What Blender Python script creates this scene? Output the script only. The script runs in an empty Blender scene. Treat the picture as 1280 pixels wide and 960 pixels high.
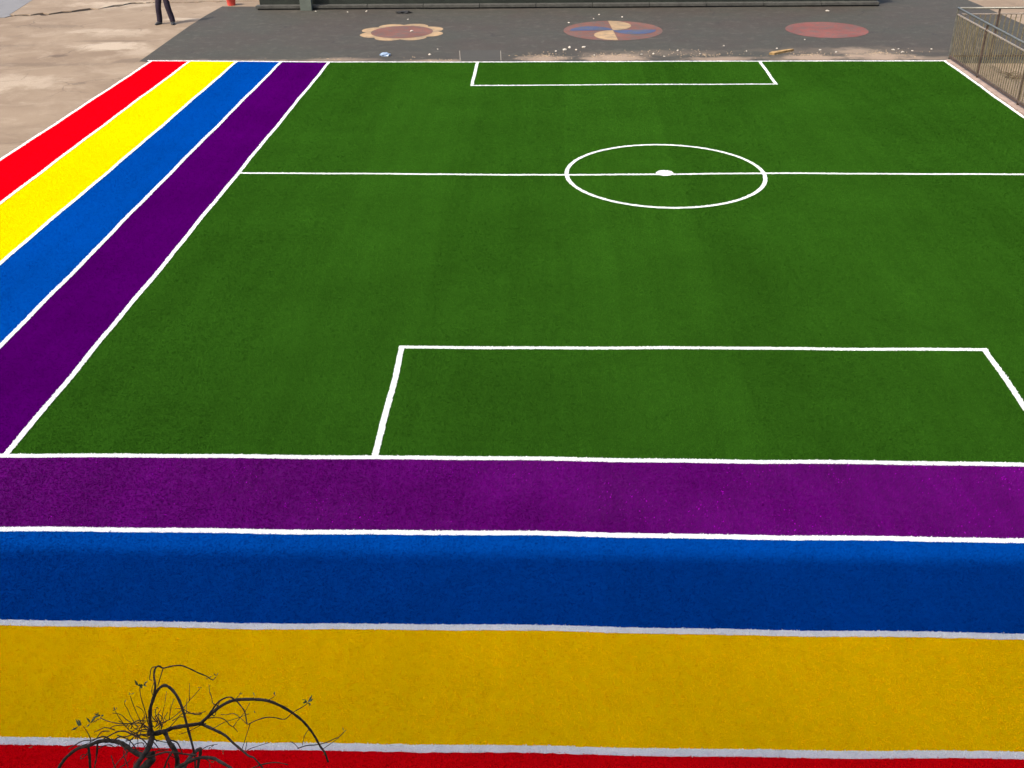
import bpy, bmesh, math, random
import numpy as np
from mathutils import Vector, Matrix

random.seed(7)
RNG = np.random.default_rng(11)
scene = bpy.context.scene
COL = scene.collection

# ------------------------------------------------------------------ camera
PITCH, ROLL, YAW = math.radians(29.658), math.radians(-0.752), math.radians(-2.234)
cp, sp = math.cos(PITCH), math.sin(PITCH)
fw = Vector((math.sin(YAW) * cp, math.cos(YAW) * cp, -sp))
rt = Vector((math.cos(YAW), -math.sin(YAW), 0))
up = rt.cross(fw)
c_, s_ = math.cos(ROLL), math.sin(ROLL)
r2, u2 = c_ * rt + s_ * up, -s_ * rt + c_ * up
cd = bpy.data.cameras.new('camera')
cam = bpy.data.objects.new('camera', cd)
COL.objects.link(cam)
cam.matrix_world = Matrix((
    (r2.x, u2.x, -fw.x, 0), (r2.y, u2.y, -fw.y, 0), (r2.z, u2.z, -fw.z, 6.02), (0, 0, 0, 1)))
cd.sensor_width = 36.0
cd.lens = 1299.64 / 1280 * 36.0
cd.clip_start = 0.05
cd.clip_end = 2000
scene.camera = cam

# ------------------------------------------------------------------ sky, sun, exposure
EL = math.radians(48)
TO_SUN = Vector((-0.757 * math.cos(EL), -0.653 * math.cos(EL), math.sin(EL)))
world = bpy.data.worlds.new('World')
scene.world = world
world.use_nodes = True
wn = world.node_tree
bgn = wn.nodes['Background']
sky = wn.nodes.new('ShaderNodeTexSky')
sky.sky_type = 'NISHITA'
sky.sun_disc = False
sky.sun_elevation = EL
sky.sun_rotation = math.atan2(TO_SUN.x, TO_SUN.y) % (2 * math.pi)
sky.air_density = 1.0
sky.dust_density = 4.0
wn.links.new(sky.outputs[0], bgn.inputs[0])
bgn.inputs[1].default_value = 0.15
sd = bpy.data.lights.new('sun', 'SUN')
sd.energy = 2.2
sd.angle = math.radians(0.65)
sd.color = (1.0, 0.94, 0.84)
sun = bpy.data.objects.new('sun', sd)
COL.objects.link(sun)
sun.rotation_euler = TO_SUN.to_track_quat('Z', 'Y').to_euler()
scene.view_settings.view_transform = 'Standard'
scene.view_settings.look = 'None'
scene.view_settings.exposure = 1.35
scene.view_settings.gamma = 1.0
scene.view_settings.use_curve_mapping = False
scene.render.resolution_x, scene.render.resolution_y = 1024, 768

# ------------------------------------------------------------------ helpers
def link(o, parent=None):
    COL.objects.link(o)
    if parent is not None:
        o.parent = parent
    return o

def tag(o, label=None, cat=None, group=None, kind=None):
    for k, v in (('label', label), ('category', cat), ('group', group), ('kind', kind)):
        if v:
            o[k] = v
    return o

def empty(name, loc=(0, 0, 0), parent=None):
    o = bpy.data.objects.new(name, None)
    o.empty_display_size = 0.1
    o.location = loc
    return link(o, parent)

def mesh_obj(name, verts, faces, mat, parent=None, smooth=False):
    me = bpy.data.meshes.new(name)
    me.from_pydata([tuple(v) for v in verts], [], faces)
    me.materials.append(mat)
    if smooth:
        me.polygons.foreach_set('use_smooth', [True] * len(me.polygons))
    me.update()
    return link(bpy.data.objects.new(name, me), parent)

def bm_obj(name, bm, mat, parent=None, smooth=False):
    me = bpy.data.meshes.new(name)
    bmesh.ops.recalc_face_normals(bm, faces=bm.faces[:])
    bm.to_mesh(me)
    bm.free()
    me.materials.append(mat)
    if smooth:
        me.polygons.foreach_set('use_smooth', [True] * len(me.polygons))
    return link(bpy.data.objects.new(name, me), parent)

def box_bm(bm, x0, x1, y0, y1, z0, z1, bevel=0.0):
    r = bmesh.ops.create_cube(bm, size=1.0)
    for v in r['verts']:
        v.co = Vector((x0 + (v.co.x + .5) * (x1 - x0), y0 + (v.co.y + .5) * (y1 - y0), z0 + (v.co.z + .5) * (z1 - z0)))
    if bevel:
        es = list({e for v in r['verts'] for e in v.link_edges})
        bmesh.ops.bevel(bm, geom=es, offset=bevel, segments=2, affect='EDGES', profile=.5)

def box(name, x0, x1, y0, y1, z0, z1, mat, parent=None, bevel=0.0):
    bm = bmesh.new()
    box_bm(bm, x0, x1, y0, y1, z0, z1, bevel)
    return bm_obj(name, bm, mat, parent)

def prism(name, pts, z0, z1, mat, parent=None):
    """closed outline (counter-clockwise) extruded from z0 to z1"""
    n = len(pts)
    v = [(x, y, z0) for x, y in pts] + [(x, y, z1) for x, y in pts]
    f = [tuple(range(n, 2 * n)), tuple(range(n - 1, -1, -1))]
    f += [(i, (i + 1) % n, n + (i + 1) % n, n + i) for i in range(n)]
    return mesh_obj(name, v, f, mat, parent)

def sheet(name, pts, z, mat, parent=None):
    return mesh_obj(name, [(x, y, z) for x, y in pts], [tuple(range(len(pts)))], mat, parent)

def tube_geo(path, r0, r1, sides=7, rnd=0.0):
    """tapered tube along a smoothed path -> verts, faces"""
    P = [Vector(p) for p in path]
    pts = []
    n = len(P)
    sub = 4 if n > 2 else 2
    for i in range(n - 1):
        a, b, c, d = P[max(i - 1, 0)], P[i], P[i + 1], P[min(i + 2, n - 1)]
        for k in range(sub):
            t = k / sub
            pts.append(.5 * ((2 * b) + (c - a) * t + (2 * a - 5 * b + 4 * c - d) * t * t + (3 * b - a - 3 * c + d) * t ** 3))
    pts.append(P[-1])
    m = len(pts)
    verts, faces = [], []
    ref = Vector((.3, .8, .52)).normalized()
    for i, p in enumerate(pts):
        t = (pts[min(i + 1, m - 1)] - pts[max(i - 1, 0)]).normalized()
        s = t.cross(ref)
        if s.length < 1e-3:
            s = t.cross(Vector((1, 0, 0)))
        s.normalize()
        w = t.cross(s)
        r = (r0 + (r1 - r0) * i / (m - 1)) * (1 + rnd * random.uniform(-1, 1))
        for k in range(sides):
            a = 2 * math.pi * k / sides
            verts.append(p + s * (r * math.cos(a)) + w * (r * math.sin(a)))
    for i in range(m - 1):
        for k in range(sides):
            k2 = (k + 1) % sides
            faces.append((i * sides + k, i * sides + k2, (i + 1) * sides + k2, (i + 1) * sides + k))
    faces.append(tuple(range(sides - 1, -1, -1)))
    faces.append(tuple(range((m - 1) * sides, m * sides)))
    return verts, faces

def tube(name, path, r0, r1, mat, parent=None, sides=7, rnd=0.0):
    v, f = tube_geo(path, r0, r1, sides, rnd)
    return mesh_obj(name, v, f, mat, parent, smooth=True)

# ------------------------------------------------------------------ materials
class NT:
    def __init__(self, name):
        self.m = bpy.data.materials.new(name)
        self.m.use_nodes = True
        self.t = self.m.node_tree
        self.b = self.t.nodes['Principled BSDF']
        self.pos = self.t.nodes.new('ShaderNodeNewGeometry').outputs['Position']

    def n(self, kind, **kw):
        nd = self.t.nodes.new(kind)
        for k, v in kw.items():
            setattr(nd, k, v)
        return nd

    def put(self, sock, v):
        if hasattr(v, 'is_output'):
            self.t.links.new(v, sock)
        else:
            sock.default_value = v

    def noise(self, scale, detail=4, rough=.55, vec=None, dist=0.0):
        nd = self.n('ShaderNodeTexNoise')
        self.put(nd.inputs['Vector'], vec or self.pos)
        nd.inputs['Scale'].default_value = scale
        nd.inputs['Detail'].default_value = detail
        nd.inputs['Roughness'].default_value = rough
        nd.inputs['Distortion'].default_value = dist
        return nd.outputs['Fac']

    def ramp(self, v, a, b, lo=0.0, hi=1.0):
        nd = self.n('ShaderNodeMapRange', interpolation_type='SMOOTHSTEP')
        self.put(nd.inputs[0], v)
        for i, x in enumerate((a, b, lo, hi)):
            nd.inputs[i + 1].default_value = x
        return nd.outputs[0]

    def math(self, op, a, b=0.0):
        nd = self.n('ShaderNodeMath', operation=op)
        self.put(nd.inputs[0], a)
        self.put(nd.inputs[1], b)
        return nd.outputs[0]

    def mix(self, f, a, b, mode='MIX'):
        nd = self.n('ShaderNodeMix', data_type='RGBA', blend_type=mode)
        self.put(nd.inputs[0], f)
        self.put(nd.inputs[6], a)
        self.put(nd.inputs[7], b)
        return nd.outputs[2]

    def scaled(self, sx, sy, sz=1, off=(0, 0, 0)):
        nd = self.n('ShaderNodeMapping')
        self.put(nd.inputs[0], self.pos)
        nd.inputs['Location'].default_value = off
        nd.inputs['Scale'].default_value = (sx, sy, sz)
        return nd.outputs[0]

    def blob(self, x, y, rx, ry, edge=.5, wob=.5, scale=2.0):
        """soft-edged, noise-eaten ellipse on the ground: a stain with its own shape"""
        v = self.scaled(1 / rx, 1 / ry, 0, (-x / rx, -y / ry, 0))
        ln = self.n('ShaderNodeVectorMath', operation='LENGTH')
        self.put(ln.inputs[0], v)
        w = self.math('MULTIPLY', self.math('SUBTRACT', self.noise(scale, 5, .65), .5), wob * 4)
        return self.ramp(self.math('ADD', ln.outputs['Value'], w), 1 - edge, 1 + edge, 1, 0)

    def bump(self, h, strength=.3, dist=.01):
        nd = self.n('ShaderNodeBump')
        nd.inputs['Strength'].default_value = strength
        nd.inputs['Distance'].default_value = dist
        self.put(nd.inputs['Height'], h)
        self.put(self.b.inputs['Normal'], nd.outputs[0])

    def done(self, col, rough=.8, spec=.3, metal=0.0):
        self.put(self.b.inputs['Base Color'], col)
        self.put(self.b.inputs['Roughness'], rough)
        self.b.inputs['Specular IOR Level'].default_value = spec
        self.b.inputs['Metallic'].default_value = metal
        return self.m

def c4(c, k=1.0):
    return (c[0] * k, c[1] * k, c[2] * k, 1)

def plain(name, c, rough=.6, spec=.4, metal=0.0, var=.25, scale=6.0, bump=0.0):
    t = NT(name)
    f = t.ramp(t.noise(scale, 5, .6), .3, .7)
    if bump:
        t.bump(t.noise(scale * 6, 4), bump, .01)
    return t.done(t.mix(f, c4(c, 1 - var), c4(c, 1 + var)), rough, spec, metal)

def turf_mat(name, c, var=.22, patch=.12, spec=0.0, glint=0.0):
    t = NT(name)
    big = t.ramp(t.noise(.55, 4, .6), .3, .7, 1 - patch, 1 + patch)
    mid = t.ramp(t.noise(9.0, 3, .6, t.scaled(1, .6)), .3, .7, 1 - patch * .4, 1 + patch * .4)
    at = t.n('ShaderNodeAttribute', attribute_name='rnd')
    ind = t.ramp(at.outputs['Fac'], 0, 1, 1 - var, 1 + var)
    k = t.math('MULTIPLY', t.math('MULTIPLY', big, mid), ind)
    strk = t.ramp(t.noise(1.0, 4, .65, t.scaled(2.6, .10)), .3, .7, 1 - patch * .8, 1 + patch * .8)   # lay of the pile, along the rolls
    k = t.math('MULTIPLY', k, strk)
    if glint:                                                                            # fibre glints put into the colour as scattered paler blades
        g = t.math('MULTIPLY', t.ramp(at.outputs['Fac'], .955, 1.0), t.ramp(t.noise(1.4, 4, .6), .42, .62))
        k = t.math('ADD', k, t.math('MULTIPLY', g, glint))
    vm = t.n('ShaderNodeVectorMath', operation='SCALE')
    vm.inputs[0].default_value = c
    t.put(vm.inputs['Scale'], k)
    m = t.done(vm.outputs[0], .5, spec)
    tl = t.n('ShaderNodeBsdfTranslucent')          # thin plastic fibres pass some light
    t.put(tl.inputs['Color'], vm.outputs[0])
    mx = t.n('ShaderNodeMixShader')
    mx.inputs[0].default_value = .42
    t.put(mx.inputs[1], t.b.outputs[0])
    t.put(mx.inputs[2], tl.outputs[0])
    t.put(t.t.nodes['Material Output'].inputs['Surface'], mx.outputs[0])
    return m

M = {
    'green': turf_mat('green_turf', (.0255, .090, .0065), .12, .075),
    'red': turf_mat('red_turf', (.78, .0004, .006), .04, .04),
    'yellow': turf_mat('yellow_turf', (.95, .59, .0004), .03, .03),
    'blue': turf_mat('blue_turf', (.0002, .058, .315), .05, .05),
    'purple': turf_mat('purple_turf', (.063, .0002, .100), .06, .08, 0),
    'purple_front': turf_mat('sheen_purple_turf', (.098, .0002, .124), .08, .13, .05, 4.0),  # lighter purple: the pile's sheen and glints are put into the colour
    'white': turf_mat('white_turf', (.84, .84, .82), .05, .03),
}

# concrete yard: tan, stained, with pale washed patches and a few dark spots
t = NT('yard_concrete')
base = t.mix(t.ramp(t.noise(.3, 6, .62, t.scaled(.9, 1.1)), .32, .68), (.150, .105, .068, 1), (.200, .147, .098, 1))
base = t.mix(t.ramp(t.noise(1.1, 8, .7, t.scaled(.85, 1.0), .8), .45, .72, 0, .65), base, (.265, .205, .145, 1))
base = t.mix(t.ramp(t.noise(1.9, 8, .75, t.scaled(.8, 1.1, 1, (5, 9, 0)), .6), .50, .74, 0, .6), base, (.125, .090, .060, 1))
for (x, y, rx, ry, k) in ((-12.2, 29.4, .9, .5, .75), (-13.1, 25.3, 1.3, .6, .5), (-14.6, 24.2, 1.6, .5, .4), (-12.6, 31.2, .9, .5, .4),
                          (-11.5, 33.35, .7, .22, .7), (-14.5, 36.0, 1.2, .5, .6), (-13.6, 31.6, .7, .3, .45), (-11.2, 28.6, .5, .4, .4)):
    base = t.mix(t.math('MULTIPLY', t.blob(x, y, rx, ry, .45, .75, 1.6), k), base, (.345, .28, .205, 1))
for (x, y, rx, ry, k) in ((-13.15, 28.2, .20, .14, .85), (-11.0, 27.6, .4, .25, .5), (-14.2, 27.2, 2.5, .22, .35), (-15.2, 32.3, 1.0, .25, .35), (-12.3, 30.1, 1.2, .15, .35), (-16.2, 29.5, 2.0, .2, .3)):
    base = t.mix(t.math('MULTIPLY', t.blob(x, y, rx, ry, .4, .6), k), base, (.075, .052, .036, 1))
# hairline cracks
vor = t.n('ShaderNodeTexVoronoi', feature='DISTANCE_TO_EDGE')
wv = t.n('ShaderNodeVectorMath', operation='ADD')
nv = t.n('ShaderNodeTexNoise'); nv.inputs['Scale'].default_value = 1.1; nv.inputs['Detail'].default_value = 6
t.put(nv.inputs['Vector'], t.pos)
t.put(wv.inputs[0], t.pos); t.put(wv.inputs[1], nv.outputs['Color'])
t.put(vor.inputs['Vector'], wv.outputs[0]); vor.inputs['Scale'].default_value = .33
hair = t.math('MULTIPLY', t.ramp(vor.outputs['Distance'], .0, .012, 1, 0), t.ramp(t.noise(.5, 3), .45, .6))
base = t.mix(t.math('MULTIPLY', hair, .55), base, (.07, .05, .035, 1))
base = t.mix(t.ramp(t.noise(30, 4, .7), .3, .8, 0, .4), base, (.13, .094, .062, 1))
t.bump(t.noise(12, 6, .7), .4, .02)
M['concrete'] = t.done(base, .9, .2)

t = NT('grey_patch')
M['mid_grey'] = t.done(t.mix(t.noise(2, 6), (0.105, 0.102, 0.102, 1), (0.155, 0.149, 0.146, 1)), .9, .2)  # mottled grey, darker than the concrete round it

# old asphalt: grey, slightly warm and cool patches, sandy dust swept along the turf edge
t = NT('old_asphalt')
a = t.mix(t.ramp(t.noise(.4, 5, .6), .35, .65), (0.0328, 0.0264, 0.0199, 1), (0.0315, 0.0301, 0.0221, 1))
a = t.mix(t.ramp(t.noise(1.3, 6, .7, t.scaled(.5, 1.4)), .4, .75, 0, .5), a, (0.0445, 0.0371, 0.0275, 1))
a = t.mix(t.ramp(t.noise(60, 3, .7), .55, .8, 0, .5), a, (0.0718, 0.0603, 0.0437, 1))
a = t.mix(t.ramp(t.noise(3.5, 8, .75, None, .5), .50, .68, 0, .45), a, (.075, .066, .054, 1))
a = t.mix(t.ramp(t.noise(2.2, 8, .75, t.scaled(.6, 1.2, 1, (3, 7, 0)), .8), .52, .72, 0, .6), a, (.028, .025, .021, 1))
vor = t.n('ShaderNodeTexVoronoi', feature='DISTANCE_TO_EDGE')
wv = t.n('ShaderNodeVectorMath', operation='ADD')
nv = t.n('ShaderNodeTexNoise'); nv.inputs['Scale'].default_value = 1.3; nv.inputs['Detail'].default_value = 6
t.put(nv.inputs['Vector'], t.pos)
t.put(wv.inputs[0], t.pos); t.put(wv.inputs[1], nv.outputs['Color'])
t.put(vor.inputs['Vector'], wv.outputs[0]); vor.inputs['Scale'].default_value = .28
hair = t.math('MULTIPLY', t.ramp(vor.outputs['Distance'], .0, .010, 1, 0), t.ramp(t.noise(.6, 3), .48, .6))
a = t.mix(t.math('MULTIPLY', hair, .6), a, (.018, .016, .014, 1))
dust = (.225, .162, .112, 1)
for (x, y, rx, ry, k) in ((-5.6, 27.5, 1.0, .26, .55), (-2.9, 27.35, .9, .18, .7), (-.15, 27.62, .55, .28, .9), (1.7, 27.62, .75, .42, 1.0),
                          (4.4, 27.45, .8, .24, .8), (6.75, 27.55, .8, .34, .95), (8.55, 27.65, .75, .36, 1.0), (8.05, 28.25, .45, .45, .7), (9.8, 27.4, .5, .2, .5),
                          (-9.5, 27.55, 1.0, .14, .4), (2.9, 28.2, 1.6, .3, .22), (7.8, 28.4, 2.0, .35, .2), (-7.6, 27.5, .8, .12, .5)):
    a = t.mix(t.math('MULTIPLY', t.blob(x, y, rx, ry, .6, .6, 2.4), k * .85), a, dust)
t.bump(t.noise(90, 4, .7), .35, .01)
M['asphalt'] = t.done(a, .88, .25)

t = NT('patched_asphalt')
M['asphalt_patch'] = t.done(t.mix(t.noise(3, 6, .7), (0.0327, 0.0299, 0.0252, 1), (0.0494, 0.0453, 0.0371, 1)), .9, .2)

def faded(name, c, under=(.06, .055, .047)):
    t = NT(name)
    f = t.ramp(t.noise(3.2, 10, .8, None, .6), .44, .60, 0, .7)
    g = t.ramp(t.noise(1.1, 4, .6), .3, .7, .85, 1.15)
    vm = t.n('ShaderNodeVectorMath', operation='SCALE')
    vm.inputs[0].default_value = c
    t.put(vm.inputs['Scale'], g)
    t.bump(t.noise(80, 4, .7), .3, .01)
    return t.done(t.mix(f, vm.outputs[0], c4(under)), .8, .25)

M['mark_brown'] = faded('faded_brown_paint', (.115, .046, .032))
M['mark_red'] = faded('faded_red_paint', (.135, .040, .030))
M['mark_tan'] = faded('faded_tan_paint', (.255, .168, .085), (.13, .10, .068))
M['mark_blue'] = faded('faded_blue_paint', (.034, .048, .10))
M['grey_edge'] = plain('pale_worn_mortar', (.20, .175, .14), .9, .2, 0, .3, 8)
M['earth'] = plain('dark_earth', (.09, .065, .045), .95, .1, var=.4, scale=3)
M['kerb'] = plain('pinkish_kerb_concrete', (.235, .172, .138), .9, .2, var=.2, scale=4, bump=.3)
M['grey_stone'] = plain('grey_stone', (.042, .041, .035), .85, .25, var=.25, scale=5, bump=.3)
M['dark_green'] = plain('dark_green_paint', (.010, .013, .009), .6, .3, var=.3, scale=3)
M['grey_green'] = plain('grey_green_paint', (.062, .072, .058), .6, .35, var=.15, scale=4)
M['rail'] = plain('dull_grey_steel', (.11, .105, .085), .42, .5, .3, .25, 9)
M['tan_rail'] = plain('tan_painted_steel', (.185, .15, .115), .5, .5, .1, .25, 9)
M['bar'] = plain('olive_brown_steel', (.115, .094, .050), .5, .5, .1, .35, 7)
M['rust'] = plain('rusty_brown_steel', (.050, .033, .024), .75, .3, 0, .5, 12)
M['bark'] = plain('dark_bark', (.058, .041, .029), .85, .25, 0, .5, 45, .6)
M['twig'] = plain('brown_twig_bark', (.058, .034, .021), .8, .25, 0, .4, 60)
M['leaf'] = plain('grey_green_leaf', (.10, .125, .048), .6, .3, 0, .3, 40)
M['dry_leaf'] = plain('dry_board', (.24, .15, .06), .8, .2, 0, .35, 9)
M['chip'] = plain('pale_stone', (.34, .305, .25), .85, .2, 0, .15, 30)
M['grit'] = plain('sandy_grit', (.24, .18, .12), .9, .2, 0, .4, 14)
M['blue_bag'] = plain('pale_blue_plastic', (.17, .23, .32), .35, .5, 0, .35, 14)
M['black'] = plain('black_rubber', (.012, .012, .012), .7, .3, 0, .3, 20)
M['trouser'] = plain('dark_trouser_cloth', (.018, .013, .021), .9, .15, 0, .25, 25)
M['shirt'] = plain('dark_shirt_cloth', (.05, .055, .07), .9, .15, 0, .2, 25)
M['skin'] = plain('skin', (.50, .30, .21), .55, .35, 0, .08, 20)
M['hair'] = plain('black_hair', (.012, .010, .009), .6, .4, 0, .2, 60)
M['shoe'] = plain('dark_shoe_leather', (.022, .020, .018), .5, .4, 0, .3, 30)
M['red_plastic'] = plain('coral_red_plastic', (.60, .06, .045), .45, .45, 0, .12, 8)
M['facade'] = plain('cream_render', (.62, .56, .46), .9, .2, 0, .08, 1.5, .2)
M['trim'] = plain('white_trim', (.72, .71, .68), .8, .25, 0, .06, 3)
t = NT('window_glass')
M['glass'] = t.done((.03, .04, .045, 1), .05, .6)

# ================================================================== THE SETTING
tag(sheet('ground', [(-700, -500), (700, -500), (700, 900), (-700, 900)], -.06, M['earth']), 'bare brown ground around the yard', None, None, 'structure')

# the yard is two slabs that a broken, tapering crack keeps apart
random.seed(3)
crack = [(-40, 33.2), (-26, 33.5), (-19, 33.75), (-17.45, 33.94), (-16.7, 34.16), (-16.05, 34.31), (-15.5, 34.62), (-15.07, 35.12), (-14.75, 35.15), (-14.5, 35.6),
         (-13.94, 36.2), (-13.2, 36.35), (-12.2, 36.3), (-11.0, 36.45), (-8, 36.5), (-2, 36.6), (6, 36.5), (40, 36.7)]
gapw = [.16, .16, .18, .20, .22, .26, .34, .38, .06, .34, .26, .03, .02, .02, .02, .02, .02, .02]
low, high = [], []
for i in range(len(crack) - 1):
    (xa, ya), (xb, yb) = crack[i], crack[i + 1]
    n = max(2, int((xb - xa) / .12)) if -20 < xa < -10 else 3
    for k in range(n):
        s = k / n
        g = (gapw[i] * (1 - s) + gapw[i + 1] * s)
        j = .10 if -20 < xa < -12 else .0
        x, y = xa + (xb - xa) * s, ya + (yb - ya) * s + random.uniform(-j, j)
        low.append((x, y - g / 2 + random.uniform(-j, j) * .5))
        high.append((x, y + g / 2 + random.uniform(-j, j) * .5))
low.append((40, 36.69)); high.append((40, 36.71))
near_out = [(-40, -8), (40, -8)] + low[::-1]
far_out = high + [(40, 80), (-40, 80)]
tag(prism('concrete_yard', near_out, -.10, 0.0, M['concrete']), 'stained tan concrete yard beside the red turf strip', None, None, 'structure')
tag(prism('concrete_slab', far_out, -.10, 0.012, M['concrete']), 'broken-edged concrete slab beyond the long crack', None, None, 'structure')
M['crack_dirt'] = plain('crack_dirt', (.022, .016, .012), .95, .1, 0, .4, 5)
ck = [q for q in low if -21 < q[0] < -12] ; ch_ = [q for q in high if -21 < q[0] < -12]
tag(sheet('crack_dirt', [(x, y - .12) for x, y in ck] + [(x, y + .12) for x, y in ch_[::-1]], -.022, M['crack_dirt']), 'dark dirt filling the long crack in the concrete', None, None, 'structure')
tag(prism('grey_patch', [(-30, 33.62), (-17.2, 33.72), (-17.12, 34.02), (-17.25, 34.15), (-17.7, 36.9), (-18.4, 42), (-30, 42)], .0, .018, M['mid_grey']),
    'flat grey patch at the end of the crack', None, None, 'structure')

asphalt = prism('asphalt_strip', [(-10.45, 27.40), (10.0, 26.9), (13.8, 26.8), (13.75, 31), (13.6, 34.6), (13.5, 36.0), (12.2, 40), (-9.2, 40), (-9.3, 35.40), (-10.75, 35.50), (-10.83, 34),
                                  (-10.84, 32.2), (-10.80, 30.5), (-10.76, 29), (-10.72, 27.5)], -.05, .006, M['asphalt'])
tag(asphalt, 'dark grey asphalt strip behind the far goal line', None, None, 'structure')
cover = prism('asphalt_patch', [(-2.27, 27.35), (-1.26, 27.35), (-1.32, 28.62), (-2.38, 28.64)], -.02, .010, M['asphalt_patch'])
tag(cover, 'rectangular asphalt patch with two pale edges at the far goal line', None, None, 'structure')
prism('patch_edge', [(-2.30, 27.35), (-2.283, 27.35), (-2.393, 28.55), (-2.41, 28.55)], -.02, .014, M['grey_edge'], cover)
prism('patch_edge', [(-1.250, 27.35), (-1.233, 27.35), (-1.293, 28.55), (-1.310, 28.55)], -.02, .014, M['grey_edge'], cover)

# ------------------------------------------------------------------ painted marks on the asphalt
def disc_pts(x, y, r, n=48, wob=.012):
    return [(x + r * math.cos(2 * math.pi * k / n) * (1 + random.uniform(-wob, wob) * .3), y + r * math.sin(2 * math.pi * k / n) * (1 + random.uniform(-wob, wob) * .3)) for k in range(n)]

ZM = .010
fx, fy = -4.27, 31.12
flower = sheet('painted_flower', disc_pts(fx, fy, .90), ZM + .004, M['mark_brown'])
tag(flower, 'faded brown flower with eight tan petals painted on asphalt', None, None, 'structure')
for k in range(8):
    a0 = math.radians(22.5 + 45 * k + 4)
    ux, uy = math.cos(a0), math.sin(a0)
    pts = []
    for i in range(25):
        b = math.pi * (i / 24) - math.pi / 2
        rr, tt = .72 + .53 * math.cos(b) ** .75, .42 * math.sin(b)
        pts.append((fx + ux * rr - uy * tt, fy + uy * rr + ux * tt))
    sheet('petal', pts, ZM + .0006 * (k % 2), M['mark_tan'], flower)
px_, py_ = 1.83, 31.2
pin = sheet('painted_pinwheel', disc_pts(px_, py_, 1.42), ZM, M['mark_brown'])
tag(pin, 'faded brown disc with tan and blue pinwheel blades painted on asphalt', None, None, 'structure')
for k, mt in enumerate(('mark_tan', 'mark_blue', 'mark_tan', 'mark_blue')):
    a0 = math.pi / 2 - k * math.pi / 2 + math.radians(3)
    R_ = 1.40 if k % 2 == 0 else 1.24
    pts = []
    for i in range(25):
        b = math.pi * i / 24
        al, sd_ = R_ / 2 - R_ / 2 * math.cos(b), R_ / 2 * math.sin(b) * (.86 if k % 2 == 0 else 1.0)
        pts.append((px_ + al * math.cos(a0) + sd_ * math.sin(a0), py_ + al * math.sin(a0) - sd_ * math.cos(a0)))
    sheet('blade', pts[::-1], ZM + .004, M[mt], pin)
tag(sheet('painted_disc', disc_pts(7.92, 31.12, 1.15), ZM, M['mark_red']), 'faded plain red disc painted on the asphalt', None, None, 'structure')

# ================================================================== TURF
LW = .034                                   # half width of a white line
Y_LINES = {                                 # lines that run across: x knots, y knots
    'far': ([-10.5, -5.68, -1.77, 4.33, 9.98], [27.50, 27.25, 27.17, 27.15, 27.08]),
    'half': ([-5.67, .32, 3.89, 8.43, 9.85], [18.27, 18.13, 18.23, 18.15, 18.15]),
    'near': ([-10.5, -5.68, -1.79, .96, 4.85, 9.9], [8.93, 8.95, 8.975, 8.96, 8.94, 8.94]),
    's1': ([-10.5, -5.16, -.32, 4.36, 9.9], [7.69, 7.70, 7.72, 7.69, 7.68]),
    's2': ([-10.5, -4.57, -.28, 3.88, 9.9], [6.42, 6.43, 6.46, 6.44, 6.43]),
    's3': ([-10.5, -3.99, -.24, 3.4, 9.9], [5.19, 5.20, 5.20, 5.23, 5.23]),
    's4': ([-10.5, 9.9], [3.97, 3.97]),
    'box_near': ([-1.85, 1.8, 5.39], [11.43, 11.455, 11.45]),
    'box_far': ([-1.85, 1.8, 5.34], [24.71, 24.76, 24.76]),
}
X_LINES = {                                 # lines that run away from the building: y knots, x knots
    'touch': ([8.95, 13.5, 18.27, 27.25], [-5.69, -5.665, -5.67, -5.67]),
    'l1': ([8.95, 11.38, 18, 27.32], [-6.89, -6.89, -6.925, -6.93]),
    'l2': ([8.95, 14.06, 20, 27.37], [-8.14, -8.14, -8.10, -8.11]),
    'l3': ([8.95, 16.65, 22, 27.43], [-9.35, -9.35, -9.37, -9.36]),
    'l4': ([8.95, 19.05, 27.48], [-10.50, -10.47, -10.38]),
    'right': ([8.95, 21.84, 27.08], [9.84, 9.86, 9.94]),
    'box_nl': ([8.98, 11.47], [-1.79, -1.81]),
    'box_nr': ([8.95, 10.08, 11.47], [5.27, 5.29, 5.35]),
    'box_fl': ([24.69, 27.16], [-1.81, -1.84]),
    'box_fr': ([24.73, 27.14], [5.30, 5.32]),
}
CX, CY, CR = 2.09, 18.19, 1.765

def smooth_knots(k):
    a = np.linspace(k[0][0], k[0][-1], 160)
    b = np.interp(a, k[0], k[1])
    kern = np.hanning(25); kern /= kern.sum()
    bb = np.convolve(np.pad(b, 12, mode='edge'), kern, 'valid')
    bb = bb + .006 * np.sin(a * 1.7 + a[0]) + .004 * np.sin(a * 4.1 + 2)
    return a, bb
YL = {k: smooth_knots(v) for k, v in Y_LINES.items()}
XL = {k: smooth_knots(v) for k, v in X_LINES.items()}
yc = lambda n, x: np.interp(x, *YL[n])
xc = lambda n, y: np.interp(y, *XL[n])

TZ = .016                                   # top of the woven backing

def strip_poly(lo, hi, x0, x1):             # front strips, between two cross lines
    xs = np.linspace(x0, x1, 30)
    return [(x, yc(lo, x)) for x in xs] + [(x, yc(hi, x)) for x in xs[::-1]]

def lane_poly(lf, rt_):
    ys = np.linspace(8.95, 27.0, 30)
    L = [(xc(lf, y), y) for y in ys] + [(xc(lf, 27.4), float(yc('far', xc(lf, 27.4))))]
    R = [(xc(rt_, y), y) for y in ys] + [(xc(rt_, 27.4), float(yc('far', xc(rt_, 27.4))))]
    return R + L[::-1]

turf = {}
def turf_piece(key, name, poly, mat, label, group=None):
    o = prism(name, [(float(a), float(b)) for a, b in poly], -.03, TZ, M[mat])
    tag(o, label, None, group, 'structure')
    turf[key] = (o, mat)

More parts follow.
